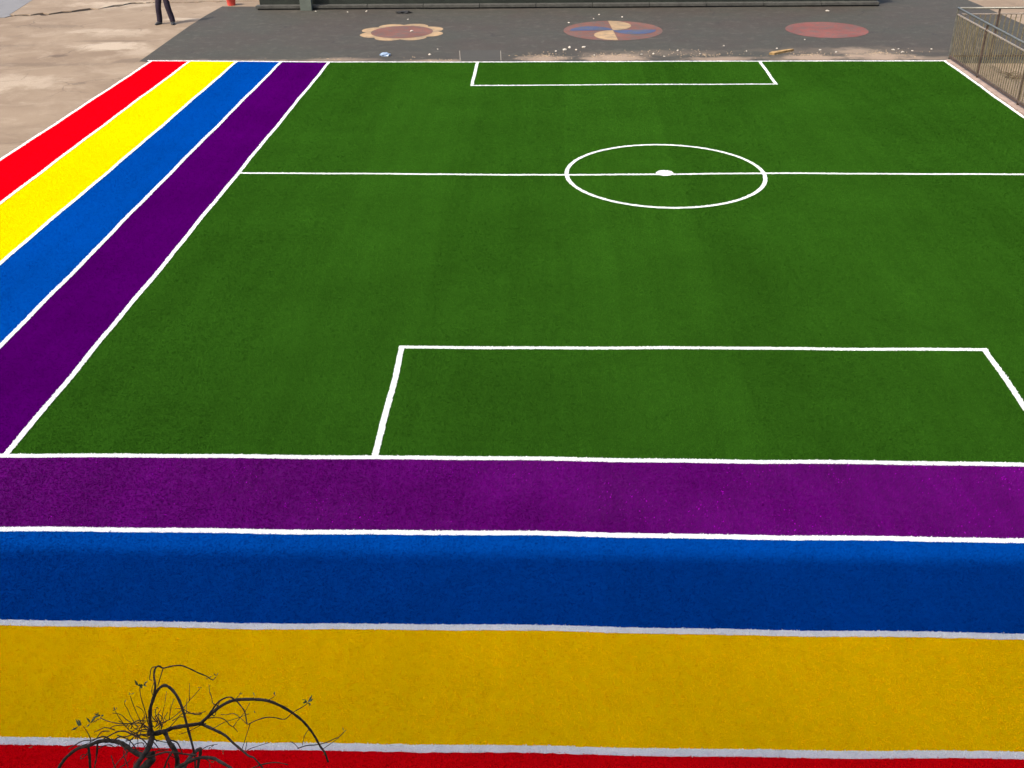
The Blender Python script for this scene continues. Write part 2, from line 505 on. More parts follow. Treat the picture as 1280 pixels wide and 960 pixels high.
ysg = np.linspace(8.95, 27.0, 40)
xsg = np.linspace(-5.67, 9.92, 30)
pitch_poly = [(x, yc('near', x)) for x in np.linspace(-5.69, 9.84, 30)] + [(xc('right', y), y) for y in ysg[1:]] + [(x, yc('far', x)) for x in xsg[::-1]] + [(xc('touch', y), y) for y in ysg[:0:-1]]
turf_piece('pitch', 'turf_pitch', pitch_poly, 'green', 'green artificial turf football pitch with white line markings')
for i, (c, l, r) in enumerate((('purple', 'l1', 'touch'), ('blue', 'l2', 'l1'), ('yellow', 'l3', 'l2'), ('red', 'l4', 'l3'))):
    nb = {'purple': 'along the left touch line of the pitch', 'blue': 'between the long purple and yellow strips', 'yellow': 'between the long blue and red strips', 'red': 'along the open concrete yard'}[c]
    turf_piece('lane_' + c, 'turf_strip', lane_poly(l, r), c, '%s turf strip running away %s' % (c, nb), 'coloured turf strips beside the pitch')
for c, lo, hi in (('purple', 's1', 'near'), ('blue', 's2', 's1'), ('yellow', 's3', 's2'), ('red', 's4', 's3')):
    nb = {'purple': 'right behind the near goal line', 'blue': 'between the purple and yellow strips, crossed by shadow', 'yellow': 'behind the bare tree, wholly in shade', 'red': 'under the bare tree, wholly in shade'}[c]
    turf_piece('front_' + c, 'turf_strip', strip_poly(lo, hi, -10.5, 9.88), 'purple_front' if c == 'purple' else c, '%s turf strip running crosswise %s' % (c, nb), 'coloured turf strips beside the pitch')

# ------------------------------------------------------------------ white lines: woven backing ribbons with ragged edges
LINE_OWNER = {}
def ribbon(name, a, b, along_x, z, owner):
    n = int((a[-1] - a[0]) / .05) + 2
    s = np.linspace(a[0], a[-1], n)
    c = np.interp(s, a, b)
    e0 = c - LW + RNG.normal(0, .0025, n)
    e1 = c + LW + RNG.normal(0, .0025, n)
    if along_x:
        v = [(x, y, z) for x, y in zip(s, e0)] + [(x, y, z) for x, y in zip(s, e1)]
    else:
        v = [(x, y, z) for x, y in zip(e1, s)] + [(x, y, z) for x, y in zip(e0, s)]
    f = [(i, i + 1, n + i + 1, n + i) for i in range(n - 1)]
    return mesh_obj(name, v, f, M['white'], turf[owner][0])

NAMES = {'far': ('goal_line', 'pitch'), 'half': ('halfway_line', 'pitch'), 'near': ('goal_line', 'pitch'), 's1': ('strip_line', 'front_purple'), 's2': ('strip_line', 'front_blue'),
         's3': ('strip_line', 'front_yellow'), 's4': ('strip_line', 'front_red'), 'box_near': ('penalty_box_line', 'pitch'), 'box_far': ('penalty_box_line', 'pitch'),
         'touch': ('touch_line', 'pitch'), 'l1': ('strip_line', 'lane_purple'), 'l2': ('strip_line', 'lane_blue'), 'l3': ('strip_line', 'lane_yellow'), 'l4': ('strip_line', 'lane_red'),
         'right': ('touch_line', 'pitch'), 'box_nl': ('penalty_box_line', 'pitch'), 'box_nr': ('penalty_box_line', 'pitch'), 'box_fl': ('penalty_box_line', 'pitch'), 'box_fr': ('penalty_box_line', 'pitch')}
LINE_OBJ = {}
for k, (a, b) in YL.items():
    LINE_OBJ[k] = ribbon(NAMES[k][0], a, b, True, TZ + .004, NAMES[k][1])
for k, (a, b) in XL.items():
    LINE_OBJ[k] = ribbon(NAMES[k][0], a, b, False, TZ + .008, NAMES[k][1])
n = 160
v, f = [], []
for i in range(n):
    a = 2 * math.pi * i / n
    for rr in (CR - LW, CR + LW):
        rj = rr + random.gauss(0, .003)
        v.append((CX + rj * math.cos(a), CY + rj * math.sin(a), TZ + .010))
for i in range(n):
    j = (i + 1) % n
    f.append((2 * i, 2 * i + 1, 2 * j + 1, 2 * j))
LINE_OBJ['circle'] = mesh_obj('centre_circle', v, f, M['white'], turf['pitch'][0])
LINE_OBJ['spot'] = sheet('centre_spot', disc_pts(CX, CY + .03, .155, 36, .05), TZ + .012, M['white'], turf['pitch'][0])

# ------------------------------------------------------------------ the pile: every tuft a blade standing in the backing
def on_lines(x, y, grow=0.0):
    """index of the white line under each point, or -1"""
    out = np.full(len(x), -1, int)
    names = list(YL) + list(XL) + ['circle', 'spot']
    w = LW + grow
    for i, k in enumerate(names):
        if k in YL:
            a = YL[k][0]
            m = (np.abs(y - yc(k, x)) < w) & (x > a[0]) & (x < a[-1])
        elif k in XL:
            a = XL[k][0]
            m = (np.abs(x - xc(k, y)) < w) & (y > a[0]) & (y < a[-1])
        elif k == 'circle':
            m = np.abs(np.hypot(x - CX, y - CY) - CR) < w
        else:
            m = np.hypot(x - CX, y - CY - .03) < .155
        out[m] = i
    return out, names

def blades(name, x, y, mat, parent, width, height, lean=(0, 0), z=TZ, spread=.6):
    n = len(x)
    ang = RNG.uniform(0, 2 * np.pi, n)
    w = width * RNG.uniform(.7, 1.3, n) * .5
    hgt = height * RNG.uniform(.65, 1.2, n)
    dx, dy = np.cos(ang) * w, np.sin(ang) * w
    if callable(lean):
        lean = lean(x, y)
    lx = hgt * (lean[0] + RNG.normal(0, spread, n))
    ly = hgt * (lean[1] + RNG.normal(0, spread, n))
    co = np.empty((n, 3, 3), np.float32)
    co[:, 0] = np.stack([x - dx, y - dy, np.full(n, z - .002)], 1)
    co[:, 1] = np.stack([x + dx, y + dy, np.full(n, z - .002)], 1)
    co[:, 2] = np.stack([x + lx, y + ly, z + hgt], 1)
    me = bpy.data.meshes.new(name)
    me.vertices.add(3 * n)
    me.vertices.foreach_set('co', co.ravel())
    me.loops.add(3 * n)
    me.loops.foreach_set('vertex_index', np.arange(3 * n, dtype=np.int32))
    me.polygons.add(n)
    me.polygons.foreach_set('loop_start', np.arange(0, 3 * n, 3, dtype=np.int32))
    at = me.attributes.new('rnd', 'FLOAT', 'FACE')
    at.data.foreach_set('value', RNG.uniform(0, 1, n).astype(np.float32))
    me.materials.append(mat)
    me.update(calc_edges=True)
    o = bpy.data.objects.new(name, me)
    link(o, parent)
    o['kind'] = 'stuff'
    return o

def scatter(x0, x1, y0, y1, step):
    n = int((x1 - x0) * (y1 - y0) / step ** 2)
    return RNG.uniform(x0, x1, n), RNG.uniform(y0, y1, n)

def fill(key, x0, x1, bands, inside, lean, hg=1.0):
    """bands: (y0, y1, spacing); blades get wider where they are set further apart"""
    o, mt = turf[key]
    for y0, y1, st in bands:
        x, y = scatter(x0, x1, y0, y1, st)
        m = inside(x, y)
        x, y = x[m], y[m]
        ln, _ = on_lines(x, y, -.004)
        k = ln < 0
        blades('pile', x[k], y[k], M[mt], o, st * 1.15, (.011 + st * .10) * hg, lean)

ROLL_LX, ROLL_LY = RNG.uniform(-.5, .6, 9), RNG.uniform(-.3, .9, 9)
def roll_lean(x, y):                        # the pitch is laid in two-metre rolls, each with its own nap
    i = np.clip(((x + 5.67 + .03 * np.sin(y * 1.3)) / 2.0).astype(int), 0, 8)
    return ROLL_LX[i], ROLL_LY[i]
def swept_lean(x, y):                       # the near purple strip is brushed flatter towards its right end
    k = np.clip((x + 5.0) / 9.5, 0, 1) + .25 * np.sin(x * 1.9 + 2 * np.sin(y * 2.3)) + .15 * np.sin(x * 5.1 - y * 4)
    return -.5 + 1.5 * k, -.6 + 2.0 * k
fill('pitch', -5.7, 9.95, [(8.9, 11.5, .0130), (11.5, 14.5, .0155), (14.5, 18.5, .0185), (18.5, 27.3, .0250)],
     lambda x, y: (x > xc('touch', y)) & (x < xc('right', y)) & (y > yc('near', x)) & (y < yc('far', x)), roll_lean, .85)
for c, l, r in (('purple', 'l1', 'touch'), ('blue', 'l2', 'l1'), ('yellow', 'l3', 'l2'), ('red', 'l4', 'l3')):
    xm = {'purple': (-7, -5.6), 'blue': (-8.2, -6.8), 'yellow': (-9.5, -8), 'red': (-10.55, -9.2)}[c]
    fill('lane_' + c, xm[0], xm[1], [(8.95, 14, .018), (14, 20, .019), (20, 27.5, .024)],
         lambda x, y: (x > xc(l, y)) & (x < xc(r, y)) & (y < yc('far', x)), (.10, .3), .5)
for c, lo, hi in (('purple', 's1', 'near'), ('blue', 's2', 's1'), ('yellow', 's3', 's2'), ('red', 's4', 's3')):
    yr = {'purple': (7.6, 9.0), 'blue': (6.4, 7.75), 'yellow': (5.1, 6.5), 'red': (4.4, 5.3)}[c]
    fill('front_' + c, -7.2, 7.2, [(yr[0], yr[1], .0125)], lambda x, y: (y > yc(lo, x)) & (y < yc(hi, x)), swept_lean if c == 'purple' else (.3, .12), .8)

# white tufts along every line
def line_blades(k, x, y, st, zoff):
    if len(x):
        blades('pile', x, y, M['white'], LINE_OBJ[k], st * 1.3, .009, (.05, .1), TZ + zoff, .4)

for k, (a, b) in YL.items():
    y_ = float(np.mean(b)); st = .011 if y_ < 12 else (.016 if y_ < 20 else .022)
    x0, x1 = max(a[0], -7.4 if y_ < 9.2 else -20), min(a[-1], 7.4 if y_ < 9.2 else 20)
    n = int((x1 - x0) * 2 * LW / st ** 2)
    x = RNG.uniform(x0, x1, n)
    line_blades(k, x, yc(k, x) + RNG.uniform(-LW, LW, n) * 1.04, st, .004)
for k, (a, b) in XL.items():
    for y0, y1, st in ((8.95, 14, .013), (14, 20, .016), (20, 27.6, .022)):
        y0, y1 = max(a[0], y0), min(a[-1], y1)
        if y1 > y0:
            n = int((y1 - y0) * 2 * LW / st ** 2)
            y = RNG.uniform(y0, y1, n)
            line_blades(k, xc(k, y) + RNG.uniform(-LW, LW, n) * 1.04, y, st, .008)
n = int(2 * math.pi * CR * 2 * LW / .016 ** 2)
a, rr = RNG.uniform(0, 2 * np.pi, n), CR + RNG.uniform(-LW, LW, n)
line_blades('circle', CX + rr * np.cos(a), CY + rr * np.sin(a), .016, .010)
n = 500
a, rr = RNG.uniform(0, 2 * np.pi, n), .155 * np.sqrt(RNG.uniform(0, 1, n))
line_blades('spot', CX + rr * np.cos(a), CY + .03 + rr * np.sin(a), .016, .012)

# ================================================================== BUILDINGS
# the school building behind the viewer, whose shadow lies over the near strips
sb = empty('school_building', (0, -.9, 0))
tag(sb, 'tall cream school building whose shadow covers the near turf strips', 'building')
def sbox(name, x0, x1, y0, y1, z0, z1, m, par=sb, bev=0.0):
    o = box(name, x0, x1, y0 + .9, y1 + .9, z0, z1, M[m], None, bev)
    o.parent = par
    return o
ROOF = 13.15
sbox('wall', -34, 26, -12, -.9, 0, ROOF - .45, 'facade')
sbox('roof', -34.3, 26.3, -12.3, -.30, ROOF - .45, ROOF - .02, 'trim')
for i in range(4):
    if i:
        sbox('floor_band', -34.02, 26.02, -.897, -.80, i * 3.1 - .15, i * 3.1 + .15, 'trim')
    for k in range(14):
        x0 = -32.2 + k * 4.2
        w_ = sbox('window', x0, x0 + 2.4, -.897, -.86, i * 3.1 + .95, i * 3.1 + 2.6, 'trim')
        g_ = sbox('pane', x0 + .08, x0 + 1.17, -.859, -.85, i * 3.1 + 1.03, i * 3.1 + 2.52, 'glass', w_)
        g_ = sbox('pane', x0 + 1.23, x0 + 2.32, -.859, -.85, i * 3.1 + 1.03, i * 3.1 + 2.52, 'glass', w_)

# the low stage at the far end of the asphalt
st = empty('low_stage', (0, 34.7, 0))
tag(st, 'long low dark green stage with grey plinth at the asphalt edge', 'stage')
def stbox(name, x0, x1, y0, y1, z0, z1, m, bev=0.0):
    o = box(name, x0, x1, y0 - 34.7, y1 - 34.7, z0, z1, M[m], None, bev)
    o.parent = st
    return o
stbox('footing', -9.40, 10.40, 34.82, 38.6, 0, .045, 'black')
for i in range(11):                                       # plinth stones, butted with small joints
    x0 = -9.45 + i * 1.805
    stbox('plinth_stone', x0, x0 + 1.79, 34.76 + .01 * (i % 3), 35.02, .047, .135, 'grey_stone', .008)
stbox('riser', -9.38, 10.38, 35.04, 35.16, .047, .78, 'dark_green', .01)
stbox('deck', -9.50, 10.50, 34.98, 38.7, .782, .86, 'grey_stone', .01)
stbox('pillar', -7.97, -7.60, 34.60, 34.755, .0, 1.2, 'grey_green', .01)

# ================================================================== FENCES
tag(prism('kerb', [(9.885, 9.0), (10.16, 9.0), (10.16, 27.18), (9.985, 27.18)], -.05, .030, M['kerb']), 'narrow pinkish concrete kerb between pitch and railing', None, None, 'structure')

def make_fence(loc, length, along, posts, label):
    root = empty('railing', loc)
    tag(root, label, 'railing', 'steel railings round the fenced corner')
    ax = Vector((1, 0, 0)) if along == 'x' else Vector((0, -1, 0))
    def bar_between(name, a, b, z, w, hgt, m):
        p0, p1 = ax * a, ax * b
        if along == 'x':
            o = box(name, p0.x, p1.x, -w / 2, w / 2, z - hgt / 2, z + hgt / 2, M[m], root, .004)
        else:
            o = box(name, -w / 2, w / 2, p1.y, p0.y, z - hgt / 2, z + hgt / 2, M[m], root, .004)
        return o
    tube('top_rail', [ax * -.03 + Vector((0, 0, 1.25)), ax * length + Vector((0, 0, 1.25))], .026, .026, M['rail'], root, 10)
    bar_between('middle_rail', .03, length, 1.11, .035, .03, 'tan_rail')
    bar_between('bottom_rail', .03, length, .10, .05, .05, 'rust')
    for s in posts:
        c = ax * s
        po = box('post', c.x - .021, c.x + .021, c.y - .021, c.y + .021, -.01, 1.224, M['rail' if s == 0 else 'rust'], root, .004)
    proto = None
    s = .13
    while s < length:
        if all(abs(s - q) > .05 for q in posts):
            if proto is None:
                proto = box('bar', -.009, .009, -.009, .009, .126, 1.094, M['bar'], root)
                o = proto
            else:
                o = proto.copy()
                link(o, root)
            o.location = ax * s
        s += .125
    return root

make_fence((10.10, 27.26, .0), 15.5, 'y', [0, 1.98, 4.45, 6.9, 9.4, 11.9, 14.4], 'long steel railing with thin bars along the right touch line')
make_fence((10.17, 27.27, .0), 7.0, 'x', [.95, 3.3, 5.6], 'short steel railing turning right at the far corner of the pitch')

# ================================================================== TREE
BR = [
 (0.008, 0.0051, [[-1.505,2.75,2.878],[-1.482,2.727,3.011],[-1.462,2.729,3.072],[-1.436,2.734,3.125],[-1.404,2.734,3.155],[-1.372,2.718,3.155],[-1.342,2.693,3.134],[-1.323,2.67,3.093],[-1.315,2.657,3.045],[-1.311,2.653,2.977],[-1.312,2.656,2.881],[-1.323,2.657,2.797]]),
 (0.0056, 0.0022, [[-1.452,2.73,3.096],[-1.437,2.735,3.153],[-1.445,2.754,3.169],[-1.446,2.777,3.191],[-1.441,2.801,3.185],[-1.434,2.819,3.157],[-1.399,2.824,3.163],[-1.363,2.82,3.17],[-1.337,2.822,3.154],[-1.314,2.838,3.116],[-1.298,2.866,3.071],[-1.299,2.892,3.033],[-1.296,2.914,3.002],[-1.289,2.93,3.003]]),
 (0.0026, 0.0018, [[-1.421,2.76,3.224],[-1.457,2.781,3.196],[-1.461,2.766,3.181],[-1.463,2.755,3.164],[-1.464,2.773,3.141]]),
 (0.0027, 0.0018, [[-1.414,2.78,3.197],[-1.426,2.761,3.163],[-1.447,2.77,3.112]]),
 (0.0104, 0.0093, [[-1.472,2.75,2.887],[-1.435,2.782,2.878],[-1.37,2.766,2.911],[-1.329,2.774,2.912],[-1.33,2.814,2.872]]),
 (0.009, 0.005, [[-1.333,2.8,2.883],[-1.284,2.796,2.939],[-1.247,2.826,2.955],[-1.209,2.862,2.948],[-1.15,2.876,2.94],[-1.082,2.866,2.946],[-1.035,2.873,2.912],[-1.005,2.903,2.845],[-0.977,2.938,2.758],[-0.958,2.958,2.686],[-0.942,2.966,2.626],[-0.931,2.97,2.577],[-0.916,2.973,2.534],[-0.91,2.981,2.471]]),
 (0.0043, 0.002, [[-1.29,2.79,2.939],[-1.254,2.76,3.006],[-1.223,2.759,3.05],[-1.185,2.767,3.066],[-1.162,2.766,3.052],[-1.144,2.756,3.038],[-1.124,2.739,3.019],[-1.116,2.72,2.985],[-1.102,2.7,2.999],[-1.066,2.678,3.041],[-1.023,2.664,3.073],[-0.991,2.666,3.073],[-0.954,2.674,3.056],[-0.921,2.671,3.093],[-0.868,2.652,3.149],[-0.848,2.631,3.186]]),
 (0.0074, 0.0038, [[-1.327,2.8,2.883],[-1.263,2.753,2.907],[-1.221,2.746,2.885],[-1.183,2.72,2.872],[-1.137,2.67,2.896],[-1.091,2.618,2.923],[-1.059,2.587,2.948],[-1.028,2.577,2.9]]),
 (0.0028, 0.0019, [[-1.297,2.8,2.915],[-1.273,2.819,2.901],[-1.264,2.871,2.831],[-1.256,2.89,2.779],[-1.244,2.893,2.765],[-1.239,2.911,2.72]]),
 (0.0022, 0.0016, [[-1.251,2.91,2.751],[-1.25,2.957,2.731],[-1.211,2.951,2.788],[-1.196,2.98,2.808]]),
 (0.0022, 0.0015, [[-1.266,2.85,2.883],[-1.232,2.823,2.911],[-1.189,2.791,2.953],[-1.14,2.724,3.006],[-1.103,2.687,3.013]]),
 (0.0022, 0.0016, [[-1.314,2.83,2.824],[-1.302,2.857,2.803],[-1.287,2.91,2.772],[-1.216,2.906,2.807],[-1.191,2.939,2.793]]),
 (0.0021, 0.0018, [[-1.097,2.7,2.999],[-1.115,2.699,2.949],[-1.121,2.656,2.931],[-1.12,2.633,2.935]]),
 (0.0017, 0.0015, [[-1.083,2.61,3.012],[-1.09,2.596,2.978]]),
 (0.002, 0.0015, [[-1.092,2.6,2.965],[-1.08,2.614,2.966],[-1.07,2.674,2.913],[-1.042,2.709,2.892]]),
 (0.0033, 0.002, [[-1.033,2.99,2.537],[-1.003,3.015,2.526],[-0.964,3.025,2.52],[-0.914,3.008,2.555],[-0.875,3.012,2.576],[-0.867,3.039,2.553],[-0.848,3.068,2.555]]),
 (0.002, 0.0016, [[-0.964,2.97,2.673],[-0.979,2.983,2.648],[-0.987,2.955,2.644],[-0.991,2.93,2.624]]),
 (0.0023, 0.0017, [[-1.03,2.99,2.54],[-1.057,3.02,2.534],[-1.062,2.995,2.571]]),
 (0.002, 0.0017, [[-0.929,3.0,2.526],[-0.888,3.008,2.556],[-0.874,3.064,2.522]]),
 (0.0019, 0.0012, [[-1.076,2.85,2.961],[-1.052,2.858,2.97],[-1.043,2.852,2.985]]),
 (0.0019, 0.0012, [[-1.131,2.85,2.969],[-1.127,2.87,2.965]]),
 (0.0019, 0.0012, [[-1.198,2.85,2.963],[-1.178,2.83,3.001],[-1.184,2.865,2.973]]),
 (0.0049, 0.0033, [[-1.5,2.75,2.874],[-1.565,2.794,2.826],[-1.615,2.82,2.792],[-1.66,2.845,2.784],[-1.704,2.867,2.758],[-1.752,2.887,2.713],[-1.792,2.904,2.675]]),
 (0.004, 0.0025, [[-1.502,2.75,2.895],[-1.54,2.765,2.887],[-1.591,2.781,2.845],[-1.647,2.806,2.798],[-1.697,2.84,2.768]]),
 (0.0037, 0.0024, [[-1.563,2.75,2.868],[-1.515,2.7,2.899],[-1.49,2.679,2.898],[-1.469,2.67,2.892]]),
 (0.0128, 0.0079, [[-1.49,2.7,2.834],[-1.55,2.728,2.787],[-1.592,2.739,2.795],[-1.621,2.753,2.809],[-1.656,2.766,2.814],[-1.705,2.776,2.809],[-1.75,2.787,2.788],[-1.797,2.799,2.753],[-1.847,2.809,2.726],[-1.894,2.822,2.68],[-1.941,2.836,2.623],[-1.996,2.85,2.539]]),
 (0.004, 0.0026, [[-1.688,2.77,2.824],[-1.712,2.772,2.837],[-1.771,2.797,2.788],[-1.829,2.823,2.752],[-1.89,2.852,2.69],[-1.939,2.883,2.634]]),
 (0.0025, 0.0018, [[-1.786,2.8,2.774],[-1.76,2.764,2.838],[-1.77,2.77,2.869],[-1.777,2.77,2.892]]),
 (0.0034, 0.0023, [[-1.507,2.75,2.9],[-1.561,2.802,2.876],[-1.611,2.837,2.841],[-1.676,2.87,2.798],[-1.736,2.903,2.769],[-1.788,2.934,2.749],[-1.815,2.958,2.736]]),
 (0.0022, 0.0018, [[-1.652,2.83,2.847],[-1.667,2.834,2.882],[-1.647,2.791,2.955]]),
 (0.0025, 0.0015, [[-1.581,2.8,2.864],[-1.604,2.825,2.858],[-1.621,2.84,2.876],[-1.626,2.843,2.908],[-1.63,2.838,2.939],[-1.625,2.832,2.963]]),
 (0.0025, 0.0014, [[-1.55,2.78,2.891],[-1.546,2.767,2.931],[-1.533,2.729,3.033],[-1.508,2.677,3.136],[-1.482,2.63,3.208]]),
 (0.0031, 0.0021, [[-1.507,2.75,2.904],[-1.526,2.781,2.908],[-1.524,2.778,2.98],[-1.523,2.773,3.052],[-1.523,2.782,3.094]]),
 (0.0028, 0.0016, [[-1.492,2.77,2.899],[-1.503,2.829,2.852],[-1.474,2.847,2.852],[-1.447,2.897,2.845],[-1.437,2.971,2.825],[-1.4,3.009,2.853]]),
 (0.0022, 0.0016, [[-1.465,2.83,2.874],[-1.446,2.83,2.939],[-1.454,2.887,2.926]]),
 (0.0018, 0.0013, [[-1.475,2.77,2.909],[-1.485,2.812,2.897],[-1.47,2.838,2.956],[-1.49,2.91,2.94]]),
 (0.0016, 0.0013, [[-1.427,2.95,2.847],[-1.428,2.988,2.905]]),
 (0.0128, 0.0137, [[-1.502,2.75,2.895],[-1.501,2.736,2.876],[-1.501,2.689,2.87],[-1.517,2.645,2.859],[-1.53,2.61,2.847]]),
 (0.011, 0.0117, [[-1.462,2.75,2.896],[-1.447,2.741,2.894],[-1.421,2.703,2.89],[-1.398,2.686,2.861],[-1.403,2.691,2.79],[-1.426,2.687,2.722]]),
 (0.0043, 0.0029, [[-1.449,2.75,2.862],[-1.45,2.771,2.825],[-1.432,2.781,2.801],[-1.448,2.829,2.711],[-1.466,2.87,2.634]]),
 (0.0055, 0.0045, [[-1.41,2.7,2.85],[-1.399,2.664,2.883],[-1.412,2.636,2.868],[-1.437,2.637,2.809]]),
 (0.0098, 0.0061, [[-1.411,2.67,2.775],[-1.377,2.641,2.827],[-1.326,2.597,2.9],[-1.281,2.572,2.951],[-1.242,2.565,2.972],[-1.195,2.552,2.985],[-1.156,2.514,3.013],[-1.113,2.467,3.05],[-1.071,2.43,3.066]]),
 (0.0071, 0.0059, [[-1.832,2.85,2.698],[-1.834,2.841,2.644],[-1.871,2.867,2.502]]),
 (0.006, 0.0038, [[-1.765,2.81,2.759],[-1.794,2.828,2.669],[-1.797,2.791,2.633]]),
 (0.0052, 0.0038, [[-1.523,2.7,2.807],[-1.49,2.688,2.83],[-1.431,2.634,2.908],[-1.367,2.591,2.968],[-1.314,2.594,2.954],[-1.258,2.563,2.987]]),
 (0.0123, 0.0121, [[-1.517,2.75,2.882],[-1.503,2.77,2.86],[-1.445,2.73,2.919]]),
 (0.0039, 0.0023, [[-1.152,2.65,2.783],[-1.095,2.641,2.831],[-1.026,2.583,2.923],[-0.974,2.573,2.944],[-0.933,2.569,2.938]]),
 (0.0036, 0.002, [[-1.605,2.69,2.891],[-1.571,2.66,2.883],[-1.576,2.612,2.896],[-1.575,2.544,2.924]]),
 (0.0037, 0.0026, [[-1.67,2.75,2.83],[-1.657,2.791,2.815],[-1.654,2.843,2.734],[-1.642,2.852,2.677],[-1.659,2.881,2.606]]),
 (0.0031, 0.0023, [[-1.544,2.75,2.873],[-1.547,2.797,2.806],[-1.528,2.797,2.771],[-1.546,2.853,2.67]]),
 (0.0024, 0.0019, [[-1.489,2.75,2.913],[-1.484,2.775,2.92],[-1.488,2.773,2.948],[-1.464,2.761,2.974],[-1.456,2.764,2.95],[-1.481,2.778,2.908],[-1.484,2.807,2.859]]),
 (0.0024, 0.0019, [[-1.514,2.75,2.895],[-1.564,2.782,2.858],[-1.59,2.789,2.867],[-1.601,2.785,2.898],[-1.615,2.781,2.884]]),
 (0.0022, 0.0015, [[-1.533,2.77,2.881],[-1.546,2.762,2.915],[-1.541,2.714,2.947],[-1.538,2.67,2.979]]),
 (0.0022, 0.0015, [[-1.497,2.78,2.875],[-1.464,2.768,2.916],[-1.433,2.742,2.958],[-1.444,2.759,2.956]]),
 (0.0022, 0.0015, [[-1.543,2.78,2.878],[-1.559,2.808,2.895],[-1.525,2.785,2.934],[-1.529,2.8,2.891]]),
 (0.0019, 0.0015, [[-1.591,2.77,2.858],[-1.61,2.781,2.875],[-1.577,2.759,2.922],[-1.542,2.731,2.941]]),
]
LEAF = [[-1.801,2.8,2.867],[-1.733,2.75,2.933],[-1.816,2.8,2.858],[-1.81,2.95,2.752],[-1.818,2.95,2.761],[-1.652,2.8,2.949],[-1.491,2.65,3.195],[-1.518,2.8,3.084],[-1.533,2.8,3.084],[-1.633,2.85,2.948],[-1.395,3.0,2.867],[-0.847,2.63,3.191],[-0.855,2.63,3.203],[-0.84,2.63,3.179],[-1.28,2.91,3.027],[-1.31,2.91,3.014],[-1.168,2.95,2.786],[-1.041,2.85,2.992],[-1.178,2.85,2.993],[-0.845,3.05,2.577],[-0.914,2.95,2.546],[-1.239,2.65,2.929],[-1.199,2.65,2.9],[-2.065,2.85,2.678],[-1.2,2.55,2.962],[-1.119,2.85,2.99]]
tr = empty('weeping_tree', (-1.50, 2.40, .02))
tag(tr, 'bare weeping tree with contorted dark branches in front of the yellow strip', 'tree')
inv = Vector((-1.50, 2.40, 0))
loc = lambda p: Vector(p) - inv
trunk = [(-1.50, 2.40, -.05), (-1.52, 2.42, .7), (-1.46, 2.48, 1.4), (-1.53, 2.55, 2.05), (-1.50, 2.63, 2.45), (-1.53, 2.64, 2.62)]
tube('trunk', [loc(p) for p in trunk], .085, .035, M['bark'], tr, 10, .06)
tube('limb', [loc(p) for p in ((-1.50, 2.63, 2.45), (-1.44, 2.66, 2.6), (-1.40, 2.67, 2.72))], .028, .013, M['bark'], tr, 8, .05)
tube('limb', [loc(p) for p in ((-1.52, 2.60, 2.35), (-1.60, 2.66, 2.55), (-1.56, 2.69, 2.72), (-1.50, 2.70, 2.80))], .026, .015, M['bark'], tr, 8, .05)
for r0, r1, pts in BR:
    big = r0 > .0065
    tube('branch' if big else 'twig', [loc(p) for p in pts], r0 * .76, r1 * .76, M['bark' if big else 'twig'], tr, 8 if big else 5, .16)
random.seed(21)
for k in range(16):                                         # branches that hang below the picture and behind
    a = k * 2.4 + .3
    top = Vector((-1.50 + .05 * math.cos(a), 2.62 + .05 * math.sin(a), 2.45))
    R_ = random.uniform(.5, .95)
    d = Vector((math.cos(a), math.sin(a) * .7 - .1, 0))
    pts = [top, top + d * R_ * .35 + Vector((0, 0, .06)), top + d * R_ * .75 + Vector((0, 0, -.05)), top + d * R_ + Vector((random.uniform(-.1, .1), random.uniform(-.1, .1), -.4)),
           top + d * R_ * 1.05 + Vector((random.uniform(-.15, .15), random.uniform(-.1, .1), -.85))]
    tube('branch', [loc(p) for p in pts], .012, .004, M['bark'], tr, 6, .1)
random.seed(33)
hubs = [Vector((-1.50, 2.76, 2.90)), Vector((-1.56, 2.78, 2.88)), Vector((-1.46, 2.76, 2.92)), Vector((-1.62, 2.80, 2.85)), Vector((-1.70, 2.82, 2.83)), Vector((-1.28, 2.80, 2.94)), Vector((-1.38, 2.74, 2.80)), Vector((-1.60, 2.74, 2.76)), Vector((-1.75, 2.82, 2.78))]
for k in range(40):                                         # the fine tangle of short shoots round the crown
    b = hubs[k % len(hubs)] + Vector((random.uniform(-.07, .07), random.uniform(-.08, .08), random.uniform(-.06, .03)))
    pts = [b]
    d = Vector((random.uniform(-1, 1), random.uniform(-1, 1), random.uniform(-.5, .7))).normalized()
    for i in range(random.randint(3, 5)):
        d = (d + Vector((random.uniform(-1, 1), random.uniform(-1, 1), random.uniform(-.7, .6))) * .7).normalized()
        pts.append(pts[-1] + d * random.uniform(.018, .04))
    tube('twig', [loc(p) for p in pts], .0022, .0012, M['twig'], tr, 4, .15)
for li, q in enumerate(LEAF):                                              # opening buds, a few small leaves each
    v, f = [], []
    for k in range(random.randint(3, 5)):
        d = Vector((random.uniform(-1, 1), random.uniform(-1, 1), random.uniform(.1, 1))).normalized()
        s_v = d.cross(Vector((random.uniform(-1, 1), random.uniform(-1, 1), .3))).normalized()
        L = random.uniform(.020, .034) if li in (0, 1, 2, 3, 7, 8, 11) else random.uniform(.007, .018)
        b = loc(q); nn = d.cross(s_v) * (L * .12)
        i = len(v)
        v += [b, b + d * L * .5 + s_v * L * .15 + nn, b + d * L, b + d * L * .5 - s_v * L * .15 + nn, b + d * L * .5 - nn * .6]
        f += [(i, i + 1, i + 4), (i + 1, i + 2, i + 4), (i + 2, i + 3, i + 4), (i + 3, i, i + 4)]
    mesh_obj('leaf_cluster', v, f, M['leaf'], tr)

